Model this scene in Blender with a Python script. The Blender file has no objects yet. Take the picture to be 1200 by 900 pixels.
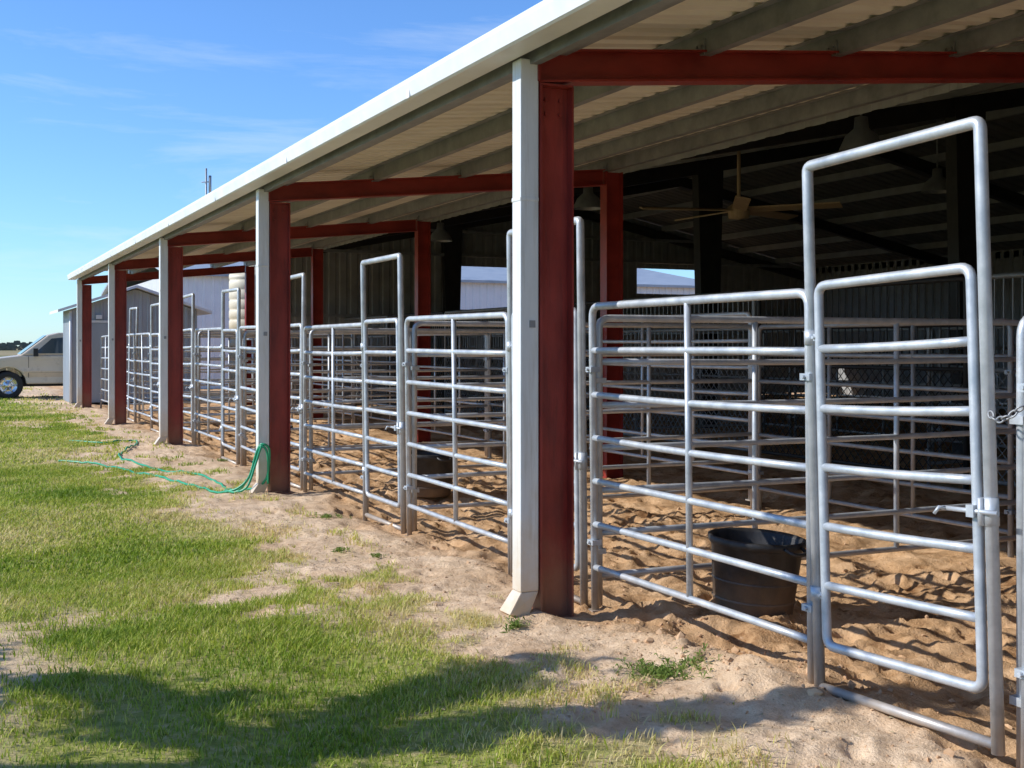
import bpy, bmesh, math, random
import numpy as np
from mathutils import Vector, Matrix
random.seed(7); rng=np.random.default_rng(11)
S=bpy.context.scene
COL=S.collection
rad=math.radians

# ------------------------------------------------------------------ materials
def newmat(name):
    m=bpy.data.materials.new(name); m.use_nodes=True
    nt=m.node_tree; b=nt.nodes['Principled BSDF']; return m,nt,b
def N(nt,t,**k):
    n=nt.nodes.new(t)
    for a,v in k.items(): setattr(n,a,v)
    return n
def noise(nt,scale,detail=4,rough=.6,vec=None,obj=True):
    n=N(nt,'ShaderNodeTexNoise'); n.inputs['Scale'].default_value=scale
    n.inputs['Detail'].default_value=detail; n.inputs['Roughness'].default_value=rough
    if vec is None:
        tc=N(nt,'ShaderNodeTexCoord'); vec=tc.outputs['Object']
    nt.links.new(vec,n.inputs['Vector']); return n
def ramp(nt,fac,stops):
    r=N(nt,'ShaderNodeValToRGB'); e=r.color_ramp.elements
    while len(e)<len(stops): e.new(.5)
    for i,(p,c) in enumerate(stops):
        e[i].position=p; e[i].color=(c[0],c[1],c[2],1) if not isinstance(c,(int,float)) else (c,c,c,1)
    nt.links.new(fac,r.inputs[0]); return r
def mix(nt,fac,a,b,bt='MIX'):
    m=N(nt,'ShaderNodeMix',data_type='RGBA',blend_type=bt)
    if isinstance(fac,(int,float)): m.inputs[0].default_value=fac
    else: nt.links.new(fac,m.inputs[0])
    for i,v in ((6,a),(7,b)):
        if isinstance(v,tuple): m.inputs[i].default_value=(*v,1)
        else: nt.links.new(v,m.inputs[i])
    return m.outputs[2]
def bump(nt,b,h,strength,dist):
    bp=N(nt,'ShaderNodeBump'); bp.inputs['Strength'].default_value=strength; bp.inputs['Distance'].default_value=dist
    nt.links.new(h,bp.inputs['Height']); nt.links.new(bp.outputs[0],b.inputs['Normal']); return bp
def simple(name,c1,c2,scale=6,rough=.5,metal=0,bs=0.0,dirt=None,dirt_h=.5,stretch=None,streak=None):
    m,nt,b=newmat(name)
    tc=N(nt,'ShaderNodeTexCoord'); vec=tc.outputs['Object']
    if stretch:
        mp=N(nt,'ShaderNodeMapping'); mp.inputs['Scale'].default_value=stretch
        nt.links.new(vec,mp.inputs[0]); vec=mp.outputs[0]
    n=noise(nt,scale,6,.65,vec)
    r=ramp(nt,n.outputs[0],[(.3,c1),(.7,c2)])
    col=r.outputs[0]
    if streak:
        mp2=N(nt,'ShaderNodeMapping'); mp2.inputs['Scale'].default_value=(22,22,1.6); nt.links.new(tc.outputs['Object'],mp2.inputs[0])
        ns=noise(nt,1.0,5,.7,mp2.outputs[0]); rs=ramp(nt,ns.outputs[0],[(.52,0.0),(.74,.6)])
        col=mix(nt,rs.outputs[0],col,streak)
    if dirt:
        g=N(nt,'ShaderNodeNewGeometry'); sp=N(nt,'ShaderNodeSeparateXYZ'); nt.links.new(g.outputs['Position'],sp.inputs[0])
        n2=noise(nt,5,5,.7,g.outputs['Position'])
        ad=N(nt,'ShaderNodeMath',operation='MULTIPLY_ADD'); nt.links.new(n2.outputs[0],ad.inputs[0]); ad.inputs[1].default_value=dirt_h*1.4
        ad.inputs[2].default_value=-dirt_h*.7
        su=N(nt,'ShaderNodeMath',operation='ADD'); nt.links.new(ad.outputs[0],su.inputs[0]); nt.links.new(sp.outputs[2],su.inputs[1])
        rr=ramp(nt,su.outputs[0],[(0,.85),(dirt_h,.0)])
        col=mix(nt,rr.outputs[0],col,dirt)
    nt.links.new(col,b.inputs['Base Color'])
    b.inputs['Metallic'].default_value=metal
    rr2=ramp(nt,n.outputs[0],[(.2,max(rough-.1,.05)),(.8,min(rough+.12,1))])
    nt.links.new(rr2.outputs[0],b.inputs['Roughness'])
    if bs: 
        n3=noise(nt,scale*8,4,.6,vec); bump(nt,b,n3.outputs[0],bs,.005)
    return m

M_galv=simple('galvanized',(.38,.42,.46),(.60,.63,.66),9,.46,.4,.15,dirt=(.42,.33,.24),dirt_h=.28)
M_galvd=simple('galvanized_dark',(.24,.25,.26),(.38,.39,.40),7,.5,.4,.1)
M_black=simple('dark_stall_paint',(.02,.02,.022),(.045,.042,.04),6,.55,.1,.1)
M_red=simple('red_oxide_steel',(.16,.016,.013),(.34,.042,.03),5,.36,0,.35,dirt=(.26,.12,.07),dirt_h=.45,stretch=(1,1,.35),streak=(.08,.018,.014))
M_redb=simple('red_oxide_beam',(.17,.015,.011),(.34,.038,.026),4,.40,0,.25,stretch=(.6,1,1))
M_white=simple('white_trim',(.64,.65,.64),(.78,.79,.77),4,.4,0,.1,dirt=(.62,.45,.26),dirt_h=.6,stretch=(2,2,.4),streak=(.50,.46,.38))
M_gut=simple('gutter_white',(.68,.70,.71),(.80,.81,.81),3,.4,0,.08)
M_deck=simple('deck_underside',(.66,.61,.53),(.82,.78,.69),2.5,.5,.0,.1,stretch=(.4,3,1))
M_purl=simple('purlin_steel',(.17,.175,.18),(.31,.315,.32),5,.5,.3,.1)
M_wall=simple('grey_corrugated',(.30,.34,.38),(.42,.46,.50),2,.5,.15,.05,stretch=(1,1,.2))
M_walld=simple('barn_wall',(.26,.265,.27),(.40,.405,.41),2,.6,.05,.05)
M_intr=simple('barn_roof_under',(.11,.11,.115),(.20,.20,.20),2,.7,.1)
M_cream=simple('cream_tank',(.62,.54,.38),(.72,.64,.47),3,.5)
M_wwall=simple('white_corrugated',(.70,.72,.74),(.80,.81,.82),2,.5)
M_rubber=simple('black_rubber',(.014,.014,.015),(.045,.045,.047),12,.5,0,.3,dirt=(.20,.13,.08),dirt_h=.22)
M_hose=simple('hose_green',(.01,.28,.13),(.02,.38,.19),8,.35)
M_wood=simple('tan_wood',(.42,.29,.17),(.6,.45,.29),4,.7,stretch=(1,8,1))
M_bark=simple('bark',(.08,.06,.04),(.16,.12,.08),10,.9,0,.5)
M_truck=simple('truck_paint',(.62,.51,.38),(.68,.57,.43),3,.3,0.05)
M_chrome=simple('chrome',(.6,.6,.6),(.7,.7,.7),5,.15,.9)
M_tire=simple('tire',(.015,.015,.015),(.03,.03,.03),9,.8)
m,nt,b=newmat('glass_dark'); b.inputs['Base Color'].default_value=(.05,.07,.08,1); b.inputs['Roughness'].default_value=.06; M_glass=m

# ------------------------------------------------------------------ mesh builder
class MB:
    def __init__(s): s.v=[];s.f=[];s.m=[];s.sm=[]
    def add(s,v,f,mi=0,sm=False):
        o=len(s.v); s.v+= [tuple(p) for p in v]
        for q in f: s.f.append(tuple(i+o for i in q)); s.m.append(mi); s.sm.append(sm)
    def box(s,a,b,mi=0):
        x0,y0,z0=a;x1,y1,z1=b
        v=[(x0,y0,z0),(x1,y0,z0),(x1,y1,z0),(x0,y1,z0),(x0,y0,z1),(x1,y0,z1),(x1,y1,z1),(x0,y1,z1)]
        s.add(v,[(0,3,2,1),(4,5,6,7),(0,1,5,4),(1,2,6,5),(2,3,7,6),(3,0,4,7)],mi)
    def hexa(s,v,mi=0):
        s.add(v,[(0,3,2,1),(4,5,6,7),(0,1,5,4),(1,2,6,5),(2,3,7,6),(3,0,4,7)],mi)
    def tube(s,P,r,n=10,mi=0,closed=False,caps=True,scale=None):
        P=[Vector(p) for p in P]; L=len(P)
        R=r if isinstance(r,(list,tuple)) else [r]*L
        T=[]
        for i in range(L):
            if closed: t=P[(i+1)%L]-P[i-1]
            else: t=P[min(i+1,L-1)]-P[max(i-1,0)]
            T.append(t.normalized())
        up=Vector((0,0,1)) if abs(T[0].z)<.9 else Vector((1,0,0))
        nrm=T[0].cross(up).normalized()
        V=[];F=[]
        for i in range(L):
            nrm=(nrm-T[i]*nrm.dot(T[i])).normalized(); bn=T[i].cross(nrm)
            for k in range(n):
                a=2*math.pi*k/n
                V.append(P[i]+(nrm*math.cos(a)+bn*math.sin(a))*R[i])
        for i in range(L if closed else L-1):
            j=(i+1)%L
            for k in range(n):
                k2=(k+1)%n
                F.append((i*n+k,i*n+k2,j*n+k2,j*n+k))
        s.add(V,F,mi,True)
        if caps and not closed:
            o=len(s.v)-len(V)
            s.f.append(tuple(o+k for k in range(n))[::-1]); s.m.append(mi); s.sm.append(False)
            s.f.append(tuple(o+(L-1)*n+k for k in range(n))); s.m.append(mi); s.sm.append(False)
    def lathe(s,c,prof,n=32,mi=0):
        V=[];F=[]
        for (r,z) in prof:
            for k in range(n):
                a=2*math.pi*k/n; V.append((c[0]+r*math.cos(a),c[1]+r*math.sin(a),c[2]+z))
        for i in range(len(prof)-1):
            for k in range(n):
                k2=(k+1)%n; F.append((i*n+k,i*n+k2,(i+1)*n+k2,(i+1)*n+k))
        s.add(V,F,mi,True)
    def prism_y(s,poly,y0,y1,mi=0):  # poly in xz
        n=len(poly); V=[(p[0],y0,p[1]) for p in poly]+[(p[0],y1,p[1]) for p in poly]
        F=[tuple(range(n)),tuple(range(2*n-1,n-1,-1))]+[(i,i+n,(i+1)%n+n,(i+1)%n) for i in range(n)]
        s.add(V,F,mi)
    def obj(s,name,mats,parent=None,loc=(0,0,0)):
        me=bpy.data.meshes.new(name); me.from_pydata(s.v,[],s.f); 
        for m in mats: me.materials.append(m)
        me.polygons.foreach_set('material_index',s.m); me.polygons.foreach_set('use_smooth',s.sm)
        me.update(); bm=bmesh.new(); bm.from_mesh(me); bmesh.ops.recalc_face_normals(bm,faces=bm.faces); bm.to_mesh(me); bm.free()
        o=bpy.data.objects.new(name,me); o.location=loc; COL.objects.link(o)
        if parent: o.parent=parent
        return o
def empty(name):
    o=bpy.data.objects.new(name,None); COL.objects.link(o); return o
def fillet(P,r,n=5):
    P=[Vector(p) for p in P]; out=[P[0]]
    for i in range(1,len(P)-1):
        a=(P[i-1]-P[i]).normalized(); b=(P[i+1]-P[i]).normalized()
        p0=P[i]+a*r; p1=P[i]+b*r
        for k in range(n+1):
            t=k/n; out.append(p0*(1-t)**2+P[i]*2*t*(1-t)+p1*t*t)
    out.append(P[-1]); return out
def smoothpath(P,n=8):
    P=[Vector(p) for p in P]; Q=[P[0]]+P+[P[-1]]; out=[]
    for i in range(1,len(Q)-2):
        a,b,c,d=Q[i-1:i+3]
        for k in range(n):
            t=k/n
            out.append(.5*((2*b)+(c-a)*t+(2*a-5*b+4*c-d)*t*t+(-a+3*b-3*c+d)*t**3))
    out.append(P[-1]); return out
def corr(mb,p0,p1,z0,ztop,pitch=.2,amp=.02,mi=0,nrm=None):
    p0=Vector(p0);p1=Vector(p1); d=p1-p0; L=d.length; d=d/L
    n=Vector((-d.y,d.x)) if nrm is None else Vector(nrm)
    V=[];F=[];ts=[]
    k=0.0
    while k<L:
        for f,h in ((0,0),(.55,0),(.65,1),(.9,1)):
            t=k+f*pitch
            if t<L: ts.append((t,h))
        k+=pitch
    ts.append((L,0))
    for t,h in ts:
        p=p0+d*t+n*(h*amp); zt=ztop(t/L) if callable(ztop) else ztop
        zb=z0(t/L) if callable(z0) else z0
        V+= [(p.x,p.y,zb),(p.x,p.y,zt)]
    for i in range(len(ts)-1): F.append((2*i,2*i+2,2*i+3,2*i+1))
    mb.add(V,F,mi)
def deck(mb,xs,zf,y0,y1,pitch=.15,amp=.014,mi=0):
    ts=[];k=y0
    while k<y1:
        for f,h in ((0,0),(.5,0),(.62,1),(.88,1)):
            if k+f*pitch<y1: ts.append((k+f*pitch,h))
        k+=pitch
    ts.append((y1,0)); n=len(xs); V=[];F=[]
    for y,h in ts:
        for x in xs: V.append((x,y,zf(x)+h*amp))
    for i in range(len(ts)-1):
        for j in range(n-1): F.append((i*n+j,i*n+j+1,(i+1)*n+j+1,(i+1)*n+j))
    mb.add(V,F,mi)

# ------------------------------------------------------------------ noise / terrain
def vn(x,y,seed):
    xi=np.floor(x).astype(np.int64); yi=np.floor(y).astype(np.int64); fx=x-xi; fy=y-yi
    fx=fx*fx*(3-2*fx); fy=fy*fy*(3-2*fy)
    def h(a,b):
        q=(a*374761393+b*668265263+seed*1442695041)&0xffffffff
        q=((q^(q>>13))*1274126177)&0xffffffff; q=q^(q>>16); return q/4294967295.0
    return (h(xi,yi)*(1-fx)+h(xi+1,yi)*fx)*(1-fy)+(h(xi,yi+1)*(1-fx)+h(xi+1,yi+1)*fx)*fy
def fbm(x,y,f,o=4,seed=0,g=.5):
    r=0;a=1;t=0
    for i in range(o):
        r=r+a*vn(x*f,y*f,seed+i*17); t+=a; a*=g; f*=2.07
    return r/t
def sst(a,b,x):
    t=np.clip((x-a)/(b-a),0,1); return t*t*(3-2*t)
def pits0(x,y,cell,seed,r0,r1):
    """hoof / foot prints: one jittered pit per cell with a raised rim"""
    wx=x+.04*(vn(x*9,y*9,seed+70)-.5); wy=y+.04*(vn(x*9,y*9,seed+71)-.5)
    cx=np.floor(x/cell); cy=np.floor(y/cell); out=np.zeros_like(x)
    for a in (-1,0,1):
        for b in (-1,0,1):
            gx=cx+a; gy=cy+b
            jx=(gx+.05+.9*vn(gx,gy,seed))*cell; jy=(gy+.05+.9*vn(gx,gy,seed+5))*cell
            rr=r0+(r1-r0)*vn(gx,gy,seed+9); an=6.28*vn(gx,gy,seed+13); on=(vn(gx,gy,seed+21)>.3)*(.4+.9*vn(gx,gy,seed+31))
            dx=wx-jx; dy=wy-jy; u=(dx*np.cos(an)+dy*np.sin(an)); v=(-dx*np.sin(an)+dy*np.cos(an))*1.35
            d=np.hypot(u,v)/rr
            out+=on*(-np.exp(-(d/.75)**4)+.5*np.exp(-((d-1.25)/.3)**2))
    return out
def pits(amp,x,y,cell,seed,r0,r1):
    amp=amp*np.ones_like(x); mk=(amp>.01)&(x<9)&(x>0)&(y>1)&(y<24); out=np.zeros_like(x)
    if mk.any(): out[mk]=amp[mk]*pits0(x[mk],y[mk],cell,seed,r0,r1)
    return out
def grassmask(x,y):
    edge=1.98+ (fbm(x,y,.55,4,3)-.5)*1.8+(fbm(x,y,2.6,3,8)-.5)*1.7+(fbm(x,y,8,2,18)-.5)*.6
    g=1-sst(-.4,.4,x-edge)
    bare=sst(.56,.70,fbm(x,y,.75,4,21))
    return g*(1-.85*bare)
def stallmask(x,y): return sst(3.05,3.6,x+(fbm(x,y,1.2,3,33)-.5)*.7)
def height(x,y):
    x=np.asarray(x,float);y=np.asarray(y,float)
    near=np.exp(-((np.maximum(np.hypot(x-4,y-10)-28,0))/20)**2)
    z=(fbm(x,y,.35,3,1)-.5)*.07
    g=grassmask(x,y)
    stall=stallmask(x,y)
    strip=(1-g)*(1-stall)
    z=z+g*(fbm(x,y,3,3,5)-.5)*.035
    z=z+strip*((fbm(x,y,2.2,4,6)-.5)*.08+(fbm(x,y,9,4,61,.6)-.5)*.045)+.022*pits(strip*sst(.38,.55,fbm(x,y,.9,2,99)),x,y,.30,201,.05,.11)
    z=z+stall*((fbm(x,y,1.4,3,7)-.5)*.16+(fbm(x,y,6,4,9,.6)-.5)*.10-.035)+.042*pits(stall,x,y,.25,101,.05,.10)+.034*pits(stall,x+3.3,y+1.7,.37,151,.08,.14)
    z=z-.14*np.exp(-(((x-3.66)/.2)**2+((y-5.05)/.38)**2))
    z=z+.08*np.exp(-(((x-3.26)/.16)**2+((y-4.6)/.7)**2))*(.4+1.2*fbm(x,y,7,3,44))
    for (a,b) in ((2.93,5.99),(2.93,12.09),(2.93,18.19)):
        z=z+.03*np.exp(-(((x-a)/.25)**2+((y-b)/.25)**2))
    return z*near
def hz(x,y): return float(height(np.array([x]),np.array([y]))[0])

def axis(segs):
    out=[]
    for a,b,st in segs: out+=list(np.arange(a,b-1e-6,st))
    out.append(segs[-1][1]); return np.array(out)
xs=axis([(-2500,-400,300),(-400,-80,40),(-80,-12,6),(-12,-1,.5),(-1,1,.08),(1,6.2,.028),(6.2,10,.08),(10,30,.8),(30,100,7),(100,400,50),(400,2500,300)])
ys=axis([(-2500,-400,300),(-400,-60,40),(-60,-4,4),(-4,2.4,.3),(2.4,8.5,.028),(8.5,15,.05),(15,26,.13),(26,45,.4),(45,120,3),(120,400,20),(400,3000,200)])
X,Y=np.meshgrid(xs,ys); Z=height(X,Y)
nx,ny=len(xs),len(ys)
co=np.stack([X,Y,Z],-1).reshape(-1,3)
i,j=np.meshgrid(np.arange(nx-1),np.arange(ny-1)); a=(j*nx+i).ravel()
F=np.stack([a,a+1,a+1+nx,a+nx],-1)
me=bpy.data.meshes.new('ground'); me.vertices.add(len(co)); me.vertices.foreach_set('co',co.ravel())
me.loops.add(F.size); me.polygons.add(len(F)); me.loops.foreach_set('vertex_index',F.ravel())
me.polygons.foreach_set('loop_start',np.arange(0,F.size,4)); me.polygons.foreach_set('loop_total',np.full(len(F),4))
me.polygons.foreach_set('use_smooth',np.ones(len(F),bool)); me.update(calc_edges=True)
ga=me.attributes.new('grass','FLOAT','POINT'); ga.data.foreach_set('value',grassmask(X,Y).ravel())
sa=me.attributes.new('stall','FLOAT','POINT'); sa.data.foreach_set('value',stallmask(X,Y).ravel())
ground=bpy.data.objects.new('ground',me); COL.objects.link(ground)
m,nt,b=newmat('ground_mat')
g=N(nt,'ShaderNodeAttribute',attribute_name='grass'); st=N(nt,'ShaderNodeAttribute',attribute_name='stall')
pos=N(nt,'ShaderNodeNewGeometry').outputs['Position']
n1=noise(nt,1.6,6,.65,pos); n2=noise(nt,14,6,.7,pos); n3=noise(nt,90,4,.7,pos); n4=noise(nt,.03,5,.6,pos); n5=noise(nt,2.6,7,.75,pos)
dry=ramp(nt,n1.outputs[0],[(.3,(.62,.42,.25)),(.5,(.76,.555,.36)),(.72,(.82,.63,.44))])
fine=ramp(nt,n2.outputs[0],[(.3,(.74,.67,.60)),(.55,(1,1,1))])
col=mix(nt,.85,dry.outputs[0],fine.outputs[0],'MULTIPLY')
stc=ramp(nt,n5.outputs[0],[(.36,(.27,.14,.062)),(.46,(.54,.33,.17)),(.68,(.72,.48,.28))])
c1=mix(nt,st.outputs['Fac'],col,stc.outputs[0])
spk=ramp(nt,n3.outputs[0],[(.25,(.5,.43,.37)),(.42,(1,1,1))])
c1=mix(nt,.6,c1,spk.outputs[0],'MULTIPLY')
soil=ramp(nt,n2.outputs[0],[(.3,(.16,.20,.035)),(.5,(.31,.32,.08)),(.72,(.56,.43,.22))])
c2=mix(nt,g.outputs['Fac'],c1,soil.outputs[0])
sp=N(nt,'ShaderNodeSeparateXYZ'); nt.links.new(pos,sp.inputs[0])
mr=N(nt,'ShaderNodeMapRange'); mr.inputs[1].default_value=50; mr.inputs[2].default_value=75; nt.links.new(sp.outputs[1],mr.inputs[0])
fld=ramp(nt,n4.outputs[0],[(.35,(.16,.17,.06)),(.55,(.34,.27,.15)),(.7,(.40,.32,.19))])
c3=mix(nt,mr.outputs[0],c2,fld.outputs[0])
nt.links.new(c3,b.inputs['Base Color']); b.inputs['Roughness'].default_value=.95; b.inputs['Specular IOR Level'].default_value=.12
ad=N(nt,'ShaderNodeMath',operation='MULTIPLY_ADD'); nt.links.new(n3.outputs[0],ad.inputs[0]); ad.inputs[1].default_value=.4; nt.links.new(n2.outputs[0],ad.inputs[2])
bump(nt,b,ad.outputs[0],.8,.03)
me.materials.append(m)

# ------------------------------------------------------------------ grass blades
def blades(n,x0,x1,y0,y1,hgt,wid,seed):
    r=np.random.default_rng(seed)
    x=r.uniform(x0,x1,n); y=r.uniform(y0,y1,n)
    g=grassmask(x,y); cl=fbm(x,y,5,3,50); cl2=sst(.3,.62,fbm(x,y,1.1,3,150))
    tuft=sst(.59,.70,fbm(x,y,3.1,3,77))*(x<3.0)*.5*sst(-.9,-.1,2.9-x-.5)
    keep=r.random(n)<np.clip(g*(.2+1.0*cl)*(.35+.85*cl2)+tuft*(x>1.6),0,1)
    x=x[keep];y=y[keep];g=g[keep]; n=len(x); z=height(x,y)
    h=hgt*r.uniform(.35,1.25,n)*(.4+1.2*fbm(x,y,1.3,3,51)); w=wid*r.uniform(.6,1.2,n)
    a=r.uniform(0,2*np.pi,n); l=r.uniform(.3,1.3,n)*h; la=a+np.pi/2+r.uniform(-.6,.6,n)
    dx=np.cos(a)*w/2; dy=np.sin(a)*w/2; lx=np.cos(la)*l; ly=np.sin(la)*l
    V=np.empty((n,5,3))
    V[:,0]=np.stack([x-dx,y-dy,z-.005],-1); V[:,1]=np.stack([x+dx,y+dy,z-.005],-1)
    V[:,2]=np.stack([x+dx*.8+lx*.35,y+dy*.8+ly*.35,z+h*.6],-1); V[:,3]=np.stack([x-dx*.8+lx*.35,y-dy*.8+ly*.35,z+h*.6],-1)
    V[:,4]=np.stack([x+lx,y+ly,z+h],-1)
    sh=np.clip(r.normal(.52,.2,n)+(fbm(x,y,.8,3,90)-.5)*1.4+(1-g)*.12,0,1)
    return V,sh
parts=[blades(230000,-.6,3.0,3.0,8.5,.034,.0055,1),blades(140000,-.6,3.0,8.5,16,.038,.009,2),
       blades(90000,-1,3.0,16,30,.045,.016,3),blades(40000,-5,3.4,30,48,.05,.03,4),blades(40000,-8,-.6,-2,30,.06,.02,5)]
V=np.concatenate([p[0] for p in parts]); sh=np.concatenate([p[1] for p in parts]); n=len(V)
me=bpy.data.meshes.new('grass'); me.vertices.add(n*5); me.vertices.foreach_set('co',V.ravel())
base=np.arange(n)[:,None]*5
L=np.concatenate([base+np.array([[0,1,2,3]]),base+np.array([[3,2,4]])],1).ravel()
me.loops.add(len(L)); me.polygons.add(2*n); me.loops.foreach_set('vertex_index',L)
ls=(np.arange(n)[:,None]*7+np.array([[0,4]])).ravel(); me.polygons.foreach_set('loop_start',ls)
me.polygons.foreach_set('loop_total',np.tile([4,3],n)); me.update(calc_edges=True)
at=me.attributes.new('shade','FLOAT','POINT'); at.data.foreach_set('value',np.repeat(sh,5))
go=bpy.data.objects.new('grass',me); COL.objects.link(go)
def leafmat(name,stops,attr=True,sc=3):
    m,nt,b=newmat(name)
    if attr: f=N(nt,'ShaderNodeAttribute',attribute_name='shade').outputs['Fac']
    else: f=noise(nt,sc,3).outputs[0]
    r=ramp(nt,f,stops); nt.links.new(r.outputs[0],b.inputs['Base Color']); b.inputs['Roughness'].default_value=.6
    b.inputs['Specular IOR Level'].default_value=.25
    tr=N(nt,'ShaderNodeBsdfTranslucent'); nt.links.new(r.outputs[0],tr.inputs[0])
    ms=N(nt,'ShaderNodeMixShader'); ms.inputs[0].default_value=.4
    nt.links.new(b.outputs[0],ms.inputs[1]); nt.links.new(tr.outputs[0],ms.inputs[2])
    nt.links.new(ms.outputs[0],nt.nodes['Material Output'].inputs[0]); return m
M_grass=leafmat('grass_blade',[(.15,(.17,.27,.02)),(.45,(.38,.47,.05)),(.68,(.58,.57,.12)),(.9,(.76,.63,.31))])
M_leaf=leafmat('leaf',[(.3,(.04,.08,.015)),(.7,(.10,.15,.03))],False)
M_weed=leafmat('weed_leaf',[(.3,(.12,.20,.03)),(.7,(.28,.36,.08))],False,12)
me.materials.append(M_grass)

def weed(x,y,r,n,name='weed_plant'):
    mb=MB()
    for k in range(n):
        a=random.uniform(0,6.28); d=r*abs(random.gauss(0,.55)); px,py=x+d*math.cos(a)*1.4,y+d*math.sin(a); pz=hz(px,py)
        for q in range(7):
            b=random.uniform(0,6.28); l=random.uniform(.015,.05); h=random.uniform(.004,.035); w=l*random.uniform(.06,.16)
            c,s=math.cos(b),math.sin(b)
            mb.add([(px,py,pz),(px+c*l*.5-s*w,py+s*l*.5+c*w,pz+h),(px+c*l,py+s*l,pz+h*.7),(px+c*l*.5+s*w,py+s*l*.5-c*w,pz+h)],[(0,1,2,3)])
    mb.obj(name,[M_weed])
for (x,y,r,n) in ((2.98,4.66,.2,130),(2.62,8.5,.08,22),(2.78,8.1,.06,14),(3.05,10.2,.14,35),(3.08,6.25,.06,18),(2.75,5.75,.07,22),(3.3,15.9,.12,25)):
    weed(x,y,r,n)

# clods
bm=bmesh.new(); bmesh.ops.create_icosphere(bm,subdivisions=1,radius=1); ico=np.array([v.co[:] for v in bm.verts]); icf=np.array([[v.index for v in f.verts] for f in bm.faces]); bm.free()
def clods(n,xr,yr,smin,smax,seed):
    r=np.random.default_rng(seed); x=r.uniform(*xr,n); y=r.uniform(*yr,n)
    s=smin+(smax-smin)*r.random(n)**4; z=height(x,y)-s*.1
    v=ico[None]*(1+.45*r.uniform(-1,1,(n,len(ico),1)))*s[:,None,None]*r.uniform(.5,1.2,(n,1,3))
    return v+np.stack([x,y,z],-1)[:,None,:]
cv=np.concatenate([clods(1300,(3.15,6.5),(2.6,9),.004,.02,1),clods(1300,(2.2,3.4),(3,9),.002,.010,2),clods(300,(3.2,6.5),(9,16),.006,.02,3),clods(220,(3.1,3.8),(3.9,5.7),.008,.032,4)])
nc=len(cv); me=bpy.data.meshes.new('dirt_clods')
me.from_pydata(cv.reshape(-1,3).tolist(),[],(icf[None]+np.arange(nc)[:,None,None]*len(ico)).reshape(-1,3).tolist()); 
M_clod=simple('clod',(.42,.25,.13),(.62,.41,.24),3,.95,0,.3); me.materials.append(M_clod)
COL.objects.link(bpy.data.objects.new('dirt_clods',me))
mb=MB()
lx=[random.uniform(1.0,3.4) for _ in range(2200)]; ly=[random.uniform(3.2,11) for _ in range(2200)]
lz=height(np.array(lx),np.array(ly))
for x,y,z in zip(lx,ly,lz):
    z=float(z)+.003
    a=random.uniform(0,6.28); l=random.uniform(.008,.032); w=random.uniform(.0015,.007); c,s=math.cos(a),math.sin(a)
    mb.add([(x-c*l/2,y-s*l/2,z),(x-s*w,y+c*w,z+.004),(x+c*l/2,y+s*l/2,z+.001),(x+s*w,y-c*w,z+.002)],[(0,1,2,3)])
mb.obj('dry_leaf_litter',[simple('litter',(.18,.11,.05),(.60,.48,.28),30,.9)])

# ------------------------------------------------------------------ barn
barn=empty('metal_barn')
XC=2.93; Y0=5.99; BAY=6.1; XI=6.92
YK=[Y0+BAY*k for k in range(-2,5)]
YA,YB=-6.6,30.75
zdeck=lambda x:3.25+.1*(x-2.8)
mb=MB(); deck(mb,[2.80,4,5,6,7.34],zdeck,YA,YB,.2,.034); mb.obj('lean_to_roof_deck',[M_deck],barn)
mb=MB()
for x in (3.12,4.1,5.1,6.1,6.95):
    zt=zdeck(x)-.004; zb=zt-.135
    mb.box((x,YA,zb),(x+.006,YB,zt)); mb.box((x+.007,YA,zb),(x+.065,YB,zb+.005)); mb.box((x-.058,YA,zt-.006),(x-.001,YB,zt-.001))
    mb.box((x+.06,YA,zb+.006),(x+.065,YB,zb+.022))
    for y in YK:
        mb.box((x-.012,y-.05,zb-.004),(x-.001,y+.05,zb+.09))
        for q in (-.025,.025): mb.tube([(x-.022,y+q,zb+.05),(x-.012,y+q,zb+.05)],.009,6)
mb.obj('purlins',[M_purl],barn)
mb=MB(); mb.box((2.93,YA,3.06),(2.985,YB,3.235)); mb.obj('eave_strut',[M_purl],barn)
mb=MB()
mb.prism_y([(2.70,3.10),(2.715,3.09),(2.86,3.09),(2.86,3.235),(2.853,3.235),(2.853,3.10),(2.722,3.10),(2.712,3.112),(2.70,3.19),(2.722,3.205),(2.722,3.22),(2.685,3.205),(2.682,3.185)],YA,YB)
for y in np.arange(-5,30,3.05): mb.box((2.690,y,3.092),(2.699,y+.05,3.18))
mb.obj('gutter',[M_gut],barn)
mb=MB(); mb.box((2.735,YA,3.237),(2.90,YB,3.246)); mb.obj('drip_edge',[M_gut],barn)
def ibeam_col(mb,x0,x1,y,w,z0,z1,mi=0):
    t=.012
    mb.box((x0,y-w/2,z0),(x0+t,y+w/2,z1),mi); mb.box((x1-t,y-w/2,z0),(x1,y+w/2,z1),mi)
    mb.box((x0+t,y-.005,z0),(x1-t,y+.005,z1),mi)
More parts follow.
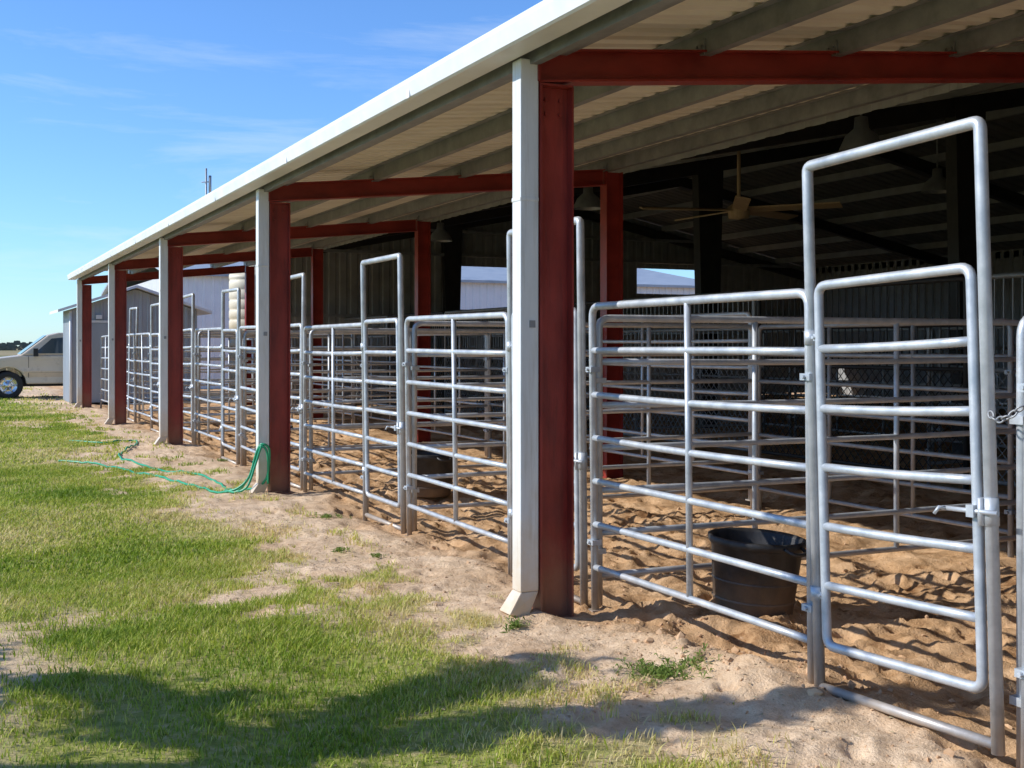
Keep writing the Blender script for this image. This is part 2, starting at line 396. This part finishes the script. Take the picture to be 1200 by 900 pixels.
for k,y in enumerate(YK):
    mb=MB(); ibeam_col(mb,2.99,3.20,y,.13,-.15,2.95)
    mb.box((2.99,y-.062,2.951),(3.2,y+.062,2.963)); mb.box((2.95,y-.1,-.1),(3.24,y+.1,-.01+hz(3.1,y)))
    for q in (2.80,2.88): 
        for xx in (3.05,3.14): mb.tube([(xx,y-.02,q),(xx,y-.005,q)],.011,6)
    mb.obj('column',[M_red],barn)
    mb=MB(); xa,xb=2.99,XI-.01; f=lambda x:2.966+.1*(x-3.0)
    w=.065; d=.185; t=.012
    for (lo,hi,ww) in ((0,t,w),(t,d-t,.005),(d-t,d,w)):
        mb.hexa([(xa,y-ww,f(xa)+lo),(xb,y-ww,f(xb)+lo),(xb,y+ww,f(xb)+lo),(xa,y+ww,f(xa)+lo),(xa,y-ww,f(xa)+hi),(xb,y-ww,f(xb)+hi),(xb,y+ww,f(xb)+hi),(xa,y+ww,f(xa)+hi)])
    mb.box((2.976,y-.07,2.97),(2.989,y+.07,3.14))
    mb.obj('rafter_beam',[M_redb],barn)
    mb=MB(); ibeam_col(mb,XI,XI+.22,y,.15,-.1,3.52); mb.obj('inner_column',[M_redb],barn)
    mb=MB(); yc=y; z0=hz(2.9,y)
    a=.055
    mb.box((2.872,yc-a,z0+.11),(2.984,yc+a,3.088))
    mb.hexa([(2.79,yc-a-.03,z0+.0),(2.91,yc-a-.02,z0-.03),(2.91,yc+a,z0-.03),(2.79,yc+a,z0+.0),(2.872,yc-a,z0+.109),(2.984,yc-a,z0+.109),(2.984,yc+a,z0+.109),(2.872,yc+a,z0+.109)])
    mb.box((2.868,yc-a-.003,2.3),(2.9845,yc+a+.003,2.325))
    o=mb.obj('downspout',[M_white],barn)
    bv=o.modifiers.new('b','BEVEL'); bv.width=.006; bv.segments=2
    mb=MB(); mb.box((2.925,yc-a-.006,1.60),(2.96,yc-a-.0015,1.64)); mb.obj('downspout_strap',[M_galvd],barn)
# main barn
XA,XB=7.34,25
zr=lambda x:4.05+.2*(x-7.34) if x<16 else 4.05+.2*(16-7.34)-.2*(x-16)
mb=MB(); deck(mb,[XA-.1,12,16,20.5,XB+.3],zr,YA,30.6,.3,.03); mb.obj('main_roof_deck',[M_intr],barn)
mb=MB(); corr(mb,(7.33,YA),(7.33,30.5),3.55,4.04,.3,.02); mb.obj('step_wall',[M_walld],barn)
mb=MB(); corr(mb,(25,YA),(25,30.5),0,lambda t:zr(25),.3,.02); mb.obj('side_wall',[M_walld],barn)
def endwall(y,name,ops=[]):
    mb=MB(); c=7.36
    for (a,b2,zb,zt) in ops:
        corr(mb,(c,y),(a,y),0,lambda t,c=c,a=a:zr(c+(a-c)*t),.3,.02)
        corr(mb,(a,y),(b2,y),0,zb,.3,.02); corr(mb,(a,y),(b2,y),zt,lambda t,a=a,b2=b2:zr(a+(b2-a)*t),.3,.02)
        c=b2
    corr(mb,(c,y),(25,y),0,lambda t,c=c:zr(c+(25-c)*t),.3,.02); mb.obj(name,[M_walld],barn)
endwall(30.5,'far_end_wall',[(12.8,15.6,2.5,3.7),(18.6,21.6,3.05,3.8)]); endwall(YA,'near_end_wall')
mb=MB()
for y in YK:
    for x in (12.6,):
        mb.hexa([(x-.14,y-.1,0),(x+.14,y-.1,0),(x+.14,y+.1,0),(x-.14,y+.1,0),(x-.28,y-.1,zr(x)-.3),(x+.28,y-.1,zr(x)-.3),(x+.28,y+.1,zr(x)-.3),(x-.28,y+.1,zr(x)-.3)])
    for (xa,xb) in ((7.35,15.99),(16.0,24.9)):
        mb.hexa([(xa,y-.08,zr(xa)-.45),(xb,y-.08,zr(xb)-.45),(xb,y+.08,zr(xb)-.45),(xa,y+.08,zr(xa)-.45),(xa,y-.08,zr(xa)-.2),(xb,y-.08,zr(xb)-.2),(xb,y+.08,zr(xb)-.2),(xa,y+.08,zr(xa)-.2)])
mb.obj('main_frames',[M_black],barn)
mb=MB()
for x in np.arange(8.2,25,1.4): mb.box((x,YA+.1,zr(x)-.19),(x+.07,30.4,zr(x)-.03))
mb.obj('main_purlins',[M_walld],barn)
mb=MB()
for z in (1.2,2.25,3.95,4.6): mb.box((7.5 if z<4 else 10.2,30.3,z),(24.9,30.42,z+.08))
mb.obj('girts',[M_galvd],barn)

for q,(ya,yb) in enumerate([(2+3.6*i,2+3.6*i+3.5) for i in range(8)]):
    mb=MB(); x=9.6
    mb.tube(fillet([(x,ya,0),(x,ya,2.2),(x,yb,2.2),(x,yb,0)],.05),.03,8)
    for z in (.12,1.25,1.72): mb.tube([(x,ya,z),(x,yb,z)],.022,8)
    for y in np.arange(ya+.12,yb-.05,.115): mb.tube([(x,y,1.25),(x,y,2.2)],.009,5,caps=False)
    st=.12; H=1.13; W=yb-ya
    for k in np.arange(-H,W,st):
        for sgn in (1,-1):
            y0_,z0_=k,0; y1_,z1_=k+H,H
            if y0_<0: z0_=-y0_; y0_=0
            if y1_>W: z1_=H-(y1_-W); y1_=W
            if z1_<=z0_: continue
            if sgn<0: y0_,y1_=W-y0_,W-y1_
            mb.tube([(x,ya+y0_,.12+z0_),(x,ya+y1_,.12+z1_)],.006,3,caps=False)
    mb.obj('stall_front',[M_galvd if q%2==1 else M_black])

# ------------------------------------------------------------------ corral panels and gates
RZ=[1.73,1.475,1.22,.97,.72,.47,.22]
def bow(P0,P1,a):
    P0=Vector(P0);P1=Vector(P1); return [P0+(P1-P0)*t+Vector((a*math.sin(math.pi*t)*.6,0,-a*math.sin(math.pi*t))) for t in (0,.17,.33,.5,.67,.83,1)]
def panel_mesh(L,rails=RZ,r=.0215):
    mb=MB(); top=rails[0]; bot=rails[-1]
    mb.tube(fillet([(0,.03,-.03),(0,.03,top),(0,L-.03,top),(0,L-.03,-.03)],.07),r,12)
    for z in rails[1:]: mb.tube(bow((0,.03,z),(0,L-.03,z),random.uniform(-.004,.012)),r*.86,12)
    if L>1.6:
        for y in ([L*.49] if L<2.6 else [L*.33,L*.66]): mb.tube([(0,y,bot),(0,y,top)],.018,10)
    for yy in (.03,L-.03):
        for z in (.35,1.35):
            mb.box((-.03,yy-.032,z),(.03,yy+.032,z+.03)); mb.tube([(-.045,yy,z+.015),(-.03,yy,z+.015)],.009,6)
        mb.box((-.035,yy-.035,-.035),(.035,yy+.035,-.025))
    return mb
def gate_mesh(W):
    mb=MB(); H=2.27
    mb.tube(fillet([(0,0,.0),(0,0,H),(0,W,H),(0,W,.0)],.03),.024,14)
    mb.tube([(0,0,.03),(0,W,.03)],.020,12)
    a,b=.058,W-.058; top=1.745
    x=-.004
    mb.tube(fillet([(x,a,.5),(x,a,top),(x,b,top),(x,b,.215),(x,a,.215),(x,a,.5)],.05),.0205,12,caps=False)
    for z in RZ[1:-1]: mb.tube(bow((x,a,z),(x,b,z),random.uniform(-.003,.006)),.0185,12)
    for z in (.42,1.52):
        mb.tube([(-.002,W,z-.025),(-.002,W,z+.035)],.030,12); mb.box((-.016,W-.065,z-.01),(.012,W-.03,z+.02))
        mb.tube([(-.03,W-.04,z+.005),(.02,W-.04,z+.005)],.008,6)
    z=.86
    mb.tube([(-.03,.02,z-.05),(-.03,.02,z+.05)],.012,8)
    mb.tube([(-.033,-.06,z),(-.033,.20,z)],.009,8)
    mb.tube([(-.033,.18,z),(-.065,.185,z+.005),(-.075,.20,z-.02)],.007,8)
    mb.box((-.046,.04,z-.022),(-.024,.075,z+.022))
    mb.tube([(0,0,z-.05),(0,0,z+.05)],.028,12)
    return mb
def link(mb,c,d,up,l=.034,w=.011,r=.0038):
    c=Vector(c);d=Vector(d).normalized();u=Vector(up); u=(u-d*u.dot(d)).normalized(); P=[]
    for k in range(12):
        a=2*math.pi*k/12; P.append(c+d*(math.cos(a)*l/2*1.0)+u*(math.sin(a)*w))
    mb.tube(P,r,6,closed=True)
def chain(P,name='gate_chain'):
    P=smoothpath(P,12); mb=MB(); acc=0; i=0
    for q in range(1,len(P)):
        acc+=(P[q]-P[q-1]).length
        if acc>=.026:
            acc=0; d=(P[q]-P[q-1]).normalized(); side=d.cross(Vector((.3,.5,.81))).normalized(); 
            up=side if i%2 else d.cross(side); link(mb,P[q],d,up); i+=1
    mb.obj(name,[M_galvd])
XF=3.39; P0=3.10; PER=3.05; GW=.96
for j in range(-2,9):
    y=P0+PER*j
    z=max(hz(XF,y),hz(XF,y+GW))
    if y+GW<30.3:
        o=gate_mesh(GW).obj('corral_gate',[M_galv]); o.location=(XF,y,z-.01)
        if j==0:
            o.location=(XF,y+.0,.045); o.rotation_euler=(rad(2.1)*-1,0,0)
        else: o.rotation_euler=(rad(random.uniform(-.9,.7)),rad(random.uniform(-1.2,1.2)),0)
    yp=y+GW+.03; L=min(PER-GW-.10,30.3-yp)
    if L>.8:
        z=(hz(XF,yp)+hz(XF,yp+L))/2
        o=panel_mesh(L).obj('livestock_panel',[M_galv]); o.location=(XF+.01,yp,z+.01 if j!=0 else .0)
        o.rotation_euler=(rad(random.uniform(-.5,.5)),rad(random.uniform(-1,1)),rad(random.uniform(-.6,.6)))
    yd=y-.035
    L=3.45; o=panel_mesh(L).obj('stall_divider_panel',[M_galv]); o.location=(XF+.05,yd,hz(5,yd)+.0)
    o.rotation_euler=(0,0,rad(-90+random.uniform(-1,1)))
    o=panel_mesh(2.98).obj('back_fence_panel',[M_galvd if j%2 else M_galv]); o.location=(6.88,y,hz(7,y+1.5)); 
    # pens deeper in the barn
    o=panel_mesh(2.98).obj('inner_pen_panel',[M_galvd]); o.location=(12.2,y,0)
    if j%2==0:
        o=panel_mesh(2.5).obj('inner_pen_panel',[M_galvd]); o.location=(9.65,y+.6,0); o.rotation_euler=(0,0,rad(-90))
y=3.07; zz=1.25
chain([(XF-.03,y+.05,zz+.02),(XF-.045,y+.0,zz-.01),(XF-.045,y-.05,zz+.0),(XF-.03,y-.09,zz+.03)])

# ------------------------------------------------------------------ rubber tubs
def tub(x,y,r=.27,h=.44,tilt=0):
    mb=MB(); prof=[(.0,.0),(r*.80,.0),(r*.84,.015),(r*.97,h-.05),(r*1.0,h-.045),(r*1.04,h-.03),(r*1.05,h),(r*.99,h+.005),(r*.95,h-.02),(r*.80,.02),(0,.02)]
    mb.lathe((0,0,0),prof,48)
    for zz in (.09,.2): mb.lathe((0,0,0),[(r*(.84+.13*zz/h*1)+.001,zz-.008),(r*(.84+.13*zz/h)+.008,zz),(r*(.84+.13*zz/h)+.001,zz+.008)],48)
    for s in (1,-1):
        P=[(s*r*1.02,-.07,h-.02),(s*(r*1.02+.05),-.05,h-.04),(s*(r*1.02+.055),.05,h-.04),(s*r*1.02,.07,h-.02)]
        mb.tube(smoothpath(P,5),.011,8)
    o=mb.obj('black_rubber_tub',[M_rubber]); o.location=(x,y,hz(x,y)-.02); o.rotation_euler=(rad(2),rad(-3+tilt),rad(100))
tub(4.24,5.67); tub(4.4,11.3,.30,.42,2); tub(4.3,17.2)

# ------------------------------------------------------------------ hose
def hose(P):
    Q=[]
    for p in smoothpath(P,10):
        zg=hz(p.x,p.y)+.015
        Q.append((p.x,p.y,max(p.z+zg,zg) if p.z<.5 else p.z))
    return Q
mb=MB()
mb.tube(hose([(1.32,16.3,0),(1.75,15.6,0),(2.0,14.7,0),(2.2,13.6,0),(2.4,12.7,0),(2.58,12.15,.0),(2.75,12.0,.12),(2.84,11.95,.42),(2.9,11.9,.49),(2.96,11.93,.40),(2.93,12.0,.1),(2.8,12.3,0)]),.012,8)
mb.tube(hose([(1.75,19.6,0),(2.2,19.0,0),(2.65,19.4,0),(2.6,18.6,0),(2.2,17.2,0),(2.1,16.2,0),(2.35,14.9,0),(2.62,13.7,0),(2.7,12.8,0),(2.72,12.3,0),(2.8,12.05,.18),(2.86,11.93,.45),(2.93,11.9,.40),(2.95,11.95,.08)]),.012,8)
mb.tube(hose([(2.66,12.6,0),(2.6,12.1,0),(2.72,11.92,.05),(2.82,11.92,.3),(2.87,11.9,.46)]),.012,8)
mb.obj('garden_hose',[M_hose])

# ------------------------------------------------------------------ ceiling fan, lamps, antenna
def lamp(x,y,z):
    mb=MB(); mb.lathe((x,y,z),[(.24,0),(.23,.03),(.17,.16),(.08,.24),(.07,.36),(.0,.38)],28); mb.tube([(x,y,z+.36),(x,y,zr(x)-.2)],.012,6); mb.lathe((x,y,z),[(.0,.02),(.06,.03),(.07,.10),(.03,.2)],16)
    mb.obj('barn_lamp',[M_galvd])
lamp(9.0,10.1,3.62); lamp(9.0,16.2,3.62); lamp(9.0,22.3,3.6); lamp(14,14,3.9)
def ceiling_fan(fx,fy,fz,ph):
    fan=MB()
    fan.lathe((fx,fy,fz-.12),[(0,0),(.16,.02),(.18,.2),(.06,.28),(.03,.3)],20); fan.tube([(fx,fy,fz+.1),(fx,fy,zr(fx)-.2)],.03,8)
    for k in range(5):
        a=k*2*math.pi/5+ph; c,s=math.cos(a),math.sin(a); w=.11
        fan.hexa([(fx+c*.1-s*w,fy+s*.1+c*w,fz),(fx+c*1.6-s*w,fy+s*1.6+c*w,fz),(fx+c*1.6+s*w,fy+s*1.6-c*w,fz+.05),(fx+c*.1+s*w,fy+s*.1-c*w,fz+.05),
              (fx+c*.1-s*w,fy+s*.1+c*w,fz+.02),(fx+c*1.6-s*w,fy+s*1.6+c*w,fz+.02),(fx+c*1.6+s*w,fy+s*1.6-c*w,fz+.07),(fx+c*.1+s*w,fy+s*.1-c*w,fz+.07)])
    fan.obj('ceiling_fan',[M_wood])
ceiling_fan(11.4,15.6,3.62,.35)
mb=MB(); mb.tube([(5,25.6,zdeck(5)),(5,25.6,5.25)],.02,8); mb.tube([(4.9,25.6,4.95),(5.1,25.6,4.97)],.012,6)
mb.tube([(5.08,25.6,4.7),(5.08,25.6,5.1)],.03,8); mb.box((4.93,25.55,4.5),(5.07,25.65,4.62)); mb.obj('roof_antenna',[M_galvd])

# ------------------------------------------------------------------ shed, warehouse, tank
shed=empty('metal_shed'); mb=MB()
sx0,sx1,sy0,sy1=2.98,6.2,33.0,35.2; pk=(sx0+sx1)/2
gz=lambda t:2.45+.55*(1-abs(2*t-1))
corr(mb,(sx0,sy0),(sx1,sy0),0,gz,.2,.018,nrm=(0,-1)); corr(mb,(sx0,sy1),(sx1,sy1),0,gz,.2,.018,nrm=(0,1))
corr(mb,(sx0,sy0),(sx0,sy1),0,2.45,.2,.018,nrm=(-1,0)); corr(mb,(sx1,sy0),(sx1,sy1),0,2.45,.2,.018,nrm=(1,0)); mb.obj('walls',[M_wall],shed)
mb=MB()
for s in (-1,1):
    e=pk+s*(pk-sx0+.35); ze=2.45-.09; zp=3.03
    mb.hexa([(e,sy0-.3,ze),(pk,sy0-.3,zp),(pk,sy1+.2,zp),(e,sy1+.2,ze),(e,sy0-.3,ze+.07),(pk,sy0-.3,zp+.07),(pk,sy1+.2,zp+.07),(e,sy1+.2,ze+.07)])
mb.obj('roof',[M_wwall],shed)
mb=MB(); mb.box((sx0+.25,sy0-.06,0),(sx0+.3,sy0-.03,2.1)); mb.box((sx0+1.2,sy0-.06,0),(sx0+1.25,sy0-.03,2.1)); mb.box((sx0+.25,sy0-.06,2.1),(sx0+1.25,sy0-.03,2.16)); mb.box((sx0+.31,sy0-.045,.02),(sx0+1.19,sy0-.025,2.09),1)
mb.tube([(sx0-.02,sy0-.03,0),(sx0-.02,sy0-.03,2.4)],.04,6); mb.box((sx0+.6,sy0-.12,2.2),(sx0+.75,sy0-.03,2.3))
mb.obj('door',[M_wwall,M_wall],shed)
wh=empty('metal_warehouse'); mb=MB()
corr(mb,(7.0,42),(30,42),0,3.95,.3,.03,nrm=(0,-1)); corr(mb,(7.0,42),(7.0,60),0,3.95,.3,.03,nrm=(-1,0)); corr(mb,(30,42),(30,60),0,3.95,.3,.03); corr(mb,(7,60),(30,60),0,3.95,.3,.03); mb.obj('walls',[M_wwall],wh)
mb=MB(); mb.hexa([(6.8,41.7,3.9),(30.2,41.7,3.9),(30.2,51,5.4),(6.8,51,5.4),(6.8,41.7,4.0),(30.2,41.7,4.0),(30.2,51,5.5),(6.8,51,5.5)]); mb.hexa([(6.8,51.01,5.4),(30.2,51.01,5.4),(30.2,60.3,3.9),(6.8,60.3,3.9),(6.8,51.01,5.5),(30.2,51.01,5.5),(30.2,60.3,4.0),(6.8,60.3,4.0)]); mb.obj('roof',[M_wall],wh)
mb=MB()
prof=[(0,3.75),(.3,3.72),(.62,3.6),(.66,3.5)]
z=3.5
while z>.2:
    prof+=[(.66,z),(.66,z-.1),(.645,z-.12),(.645,z-.16),(.66,z-.18)]; z-=.28
prof+=[(.66,0)]
mb.lathe((7.95,34,0),prof,32); mb.tube([(7.95,34,3.7),(7.95,34,3.9)],.12,12); mb.obj('storage_tank',[M_cream])

# ------------------------------------------------------------------ pickup truck
truck=empty('pickup_truck'); xf=.62; yn=36.0; W=1.95
def bodyw(z): return W/2-max(0,z-1.2)*.24-(0.03 if z<.65 else 0)
yc=yn+W/2
def tprism(poly,mi,name,mat,inset=0,bev=.04):
    mb=MB(); n=len(poly)
    V=[(xf+l,yc-bodyw(z)+inset,z) for l,z in poly]+[(xf+l,yc+bodyw(z)-inset,z) for l,z in poly]
    F=[tuple(range(n)),tuple(range(2*n-1,n-1,-1))]+[(i,i+n,(i+1)%n+n,(i+1)%n) for i in range(n)]
    mb.add(V,F,0); o=mb.obj(name,[mat],truck)
    if bev: bv=o.modifiers.new('b','BEVEL'); bv.width=bev; bv.segments=3; bv.limit_method='ANGLE'
    return o
def arch(cx,r=.47,n=9): return [(cx+r*math.cos(math.pi*k/(n-1)),.42+r*math.sin(math.pi*k/(n-1))) for k in range(n)]
poly=[(.08,.48),(.0,.62),(.02,.95),(.12,1.08),(1.3,1.22),(4.12,1.24),(4.16,1.26),(5.75,1.26),(5.8,.6),(5.7,.48)]+arch(4.75)+arch(.98)
tprism(poly,0,'body',M_truck)
tprism([(1.28,1.22),(2.02,1.80),(2.3,1.87),(3.85,1.87),(4.0,1.82),(4.12,1.24)],0,'cab',M_truck,.02,.05)
def glass(poly,name):
    for s in (-1,1):
        mb=MB(); V=[(xf+l,yc+s*(bodyw(z)-.012),z) for l,z in poly]+[(xf+l,yc+s*(bodyw(z)-.03),z) for l,z in poly]; n=len(poly)
        mb.add(V,[tuple(range(n)),tuple(range(2*n-1,n-1,-1))]+[(i,i+n,(i+1)%n+n,(i+1)%n) for i in range(n)]); mb.obj(name,[M_glass],truck)
glass([(1.66,1.28),(2.12,1.70),(2.85,1.77),(2.85,1.28)],'front_window'); glass([(2.97,1.28),(2.97,1.77),(3.8,1.77),(3.95,1.28)],'rear_window')
mb=MB(); mb.add([(xf+1.30,yc-.84,1.262),(xf+1.30,yc+.84,1.262),(xf+1.985,yc+.72,1.80),(xf+1.985,yc-.72,1.80)],[(0,1,2,3)]); mb.obj('windshield',[M_glass],truck)
mb=MB()
for l in (1.5,2.9,3.98): mb.box((xf+l,yn-.002,.6),(xf+l+.012,yn+.01,1.2))
mb.box((xf+1.5,yn-.003,.74),(xf+4.1,yn+.006,.78)); mb.obj('door_seams',[M_tire],truck)
mb=MB(); mb.box((xf+2.65,yn-.03,1.08),(xf+2.82,yn+.0,1.11)); mb.box((xf+3.75,yn-.03,1.08),(xf+3.92,yn,1.11)); mb.obj('door_handles',[M_tire],truck)
mb=MB(); mb.box((xf-.1,yc-.95,.45),(xf+.06,yc+.95,.66)); mb.box((xf+5.75,yc-.95,.45),(xf+5.92,yc+.95,.62)); mb.obj('bumpers',[M_chrome],truck)
mb=MB(); mb.box((xf-.01,yc-.92,.76),(xf+.2,yc-.62,.98)); mb.box((xf-.01,yc+.62,.76),(xf+.2,yc+.92,.98)); mb.box((xf-.02,yc-.58,.72),(xf+.1,yc+.58,.98)); mb.obj('headlights_grille',[M_chrome],truck)
mb=MB(); mb.box((xf+1.62,yn-.22,1.2),(xf+1.74,yn-.06,1.42)); mb.tube([(xf+1.7,yn-.1,1.26),(xf+1.75,yn+.03,1.24)],.02,6); mb.obj('side_mirror',[M_tire],truck)
for l in (.98,4.75):
    for yy,s in ((yn+.12,-1),(yn+W-.12,1)):
        mb=MB(); c=(xf+l,yy,.39); 
        def ring(prof,mi):
            V=[];F=[];n=32
            for r,o in prof:
                for k in range(n): a=2*math.pi*k/n; V.append((c[0]+r*math.cos(a),c[1]+s*o,c[2]+r*math.sin(a)))
            for i in range(len(prof)-1):
                for k in range(n): F.append((i*n+k,i*n+(k+1)%n,(i+1)*n+(k+1)%n,(i+1)*n+k))
            mb.add(V,F,mi,True)
        ring([(.24,.10),(.28,.12),(.36,.12),(.39,.08),(.39,-.1),(.36,-.13),(.0,-.13)],0); ring([(.24,.10),(.22,.07),(.1,.05),(.08,.10),(0,.10)],1)
        for k in range(6):
            a=k*math.pi/3; mb.tube([(c[0]+.08*math.cos(a),c[1]+s*.085,c[2]+.08*math.sin(a)),(c[0]+.225*math.cos(a),c[1]+s*.09,c[2]+.225*math.sin(a))],.025,6,1)
        mb.obj('wheel',[M_tire,M_chrome],truck)
mb=MB(); mb.box((xf+.3,yn+.25,.35),(xf+5.6,yn+W-.25,.6)); mb.obj('underbody',[M_tire],truck)

# ------------------------------------------------------------------ distant treeline, dry brush
mb=MB(); 
for k in range(900):
    x=random.uniform(-350,260); y=random.uniform(395,425); s=random.uniform(.8,2.0)
    c=Vector((x,y,s*.6))
    for q in range(7): 
        p=c+Vector((random.uniform(-2,2)*s,random.uniform(-1,1)*s,random.uniform(-.7,.8)*s)); w=s*.5
        mb.add([p+Vector((-w,0,-w*.6)),p+Vector((w,0,-w*.5)),p+Vector((w*.6,0,w*.6)),p+Vector((-w*.5,0,w*.7))],[(0,1,2,3)])
mb.obj('distant_treeline',[simple('treeline',(.09,.10,.08),(.18,.17,.13),.2,.9)])
mb=MB()
for k in range(2500):
    x=random.uniform(-20,4); y=random.uniform(60,110); s=random.uniform(.15,.45)
    z=0
    for q in range(3):
        a=random.uniform(0,3.14); c,sn=math.cos(a)*s,math.sin(a)*s
        mb.add([(x-c,y-sn,z),(x+c,y+sn,z),(x+c*.7,y+sn*.7,z+s*1.3),(x-c*.4,y-sn*.4,z+s)],[(0,1,2,3)])
mb.obj('dry_brush',[simple('drybrush',(.18,.14,.07),(.36,.29,.16),.7,.9)])

# ------------------------------------------------------------------ light direction
phi,el=rad(-22),rad(34)
d=Vector((math.cos(phi)*math.cos(el),math.sin(phi)*math.cos(el),-math.sin(el)))
# ------------------------------------------------------------------ tree (left of camera, casts the foreground shadow)
tree=empty('shade_tree'); T=Vector((-3.3,5.85,0)); mb=MB(); lv=MB(); tips=[]
rt=random.Random(5)
mb.tube([T,T+Vector((.05,.03,1)),T+Vector((.0,.1,2.1)),T+Vector((.1,.1,3.2))],[.14,.12,.10,.06],10)
for k in range(13):
    a=k*2.4+rt.uniform(-.3,.3); z0=rt.uniform(1.7,3.1); b0=T+Vector((.05,.08,z0)); l=rt.uniform(1.0,2.3)
    dd0=Vector((math.cos(a),math.sin(a),rt.uniform(-.1,.7))).normalized()
    p1=b0+dd0*l*.5+Vector((0,0,.08)); p2=b0+dd0*l+Vector((0,0,.1)); mb.tube([b0,p1,p2],[.05,.035,.014],6)
    for q in range(9):
        t=.25+.75*q/8; s0=b0+(p2-b0)*t; dd=(dd0+Vector([rt.uniform(-.5,.5) for _ in range(3)])).normalized(); e=s0+dd*rt.uniform(.12,.38); mb.tube([s0,e],[.014,.005],5); tips+= [s0,(s0+e)/2,e]
for p in tips:
    for q in range(38):
        c=p+Vector([rt.gauss(0,.06) for _ in range(3)]); u=Vector([rt.uniform(-1,1) for _ in range(3)]).normalized(); w=u.orthogonal().normalized(); s=rt.uniform(.04,.065)
        lv.add([c-u*s,c+w*s*.6,c+u*s,c-w*s*.6],[(0,1,2,3)])
mb.obj('trunk',[M_bark],tree); lv.obj('crown',[M_leaf],tree)

# ------------------------------------------------------------------ light, sky, camera
L=bpy.data.lights.new('sun','SUN'); L.energy=5.0; L.angle=rad(.5); L.color=(1,.965,.91)
lo=bpy.data.objects.new('sun',L); lo.rotation_euler=d.to_track_quat('-Z','Y').to_euler(); COL.objects.link(lo)
w=bpy.data.worlds.new('World'); S.world=w; w.use_nodes=True; nt=w.node_tree; bg=nt.nodes['Background']
sky=N(nt,'ShaderNodeTexSky',sky_type='NISHITA'); sky.sun_disc=False; sky.sun_elevation=el
sky.sun_rotation=math.atan2(-d.x,-d.y)%(2*math.pi); sky.air_density=1.0; sky.dust_density=.1; sky.ozone_density=3
tint=mix(nt,1.0,sky.outputs[0],(.68,.97,1.36),'MULTIPLY')
tc=N(nt,'ShaderNodeTexCoord'); mp=N(nt,'ShaderNodeMapping'); mp.inputs['Scale'].default_value=(1.2,1.2,9); mp.inputs['Rotation'].default_value=(0,.08,0)
nt.links.new(tc.outputs['Generated'],mp.inputs[0])
nn=noise(nt,2.2,8,.62,mp.outputs[0]); nn.inputs['Distortion'].default_value=.4
r=ramp(nt,nn.outputs[0],[(.5,0.0),(.8,.45)])
c=mix(nt,r.outputs[0],tint,(6.2,6.8,7.4))
nt.links.new(c,bg.inputs[0]); bg.inputs[1].default_value=.15
cam=bpy.data.cameras.new('camera'); co_=bpy.data.objects.new('camera',cam); COL.objects.link(co_)
cam.lens=42; cam.sensor_width=36; cam.shift_y=-.0375; cam.clip_end=6000; cam.clip_start=.05
co_.location=(0,0,1.5); co_.rotation_euler=(rad(90),0,-math.atan(665/1400)); S.camera=co_
S.view_settings.view_transform='Standard'; S.view_settings.look='None'; S.view_settings.exposure=0
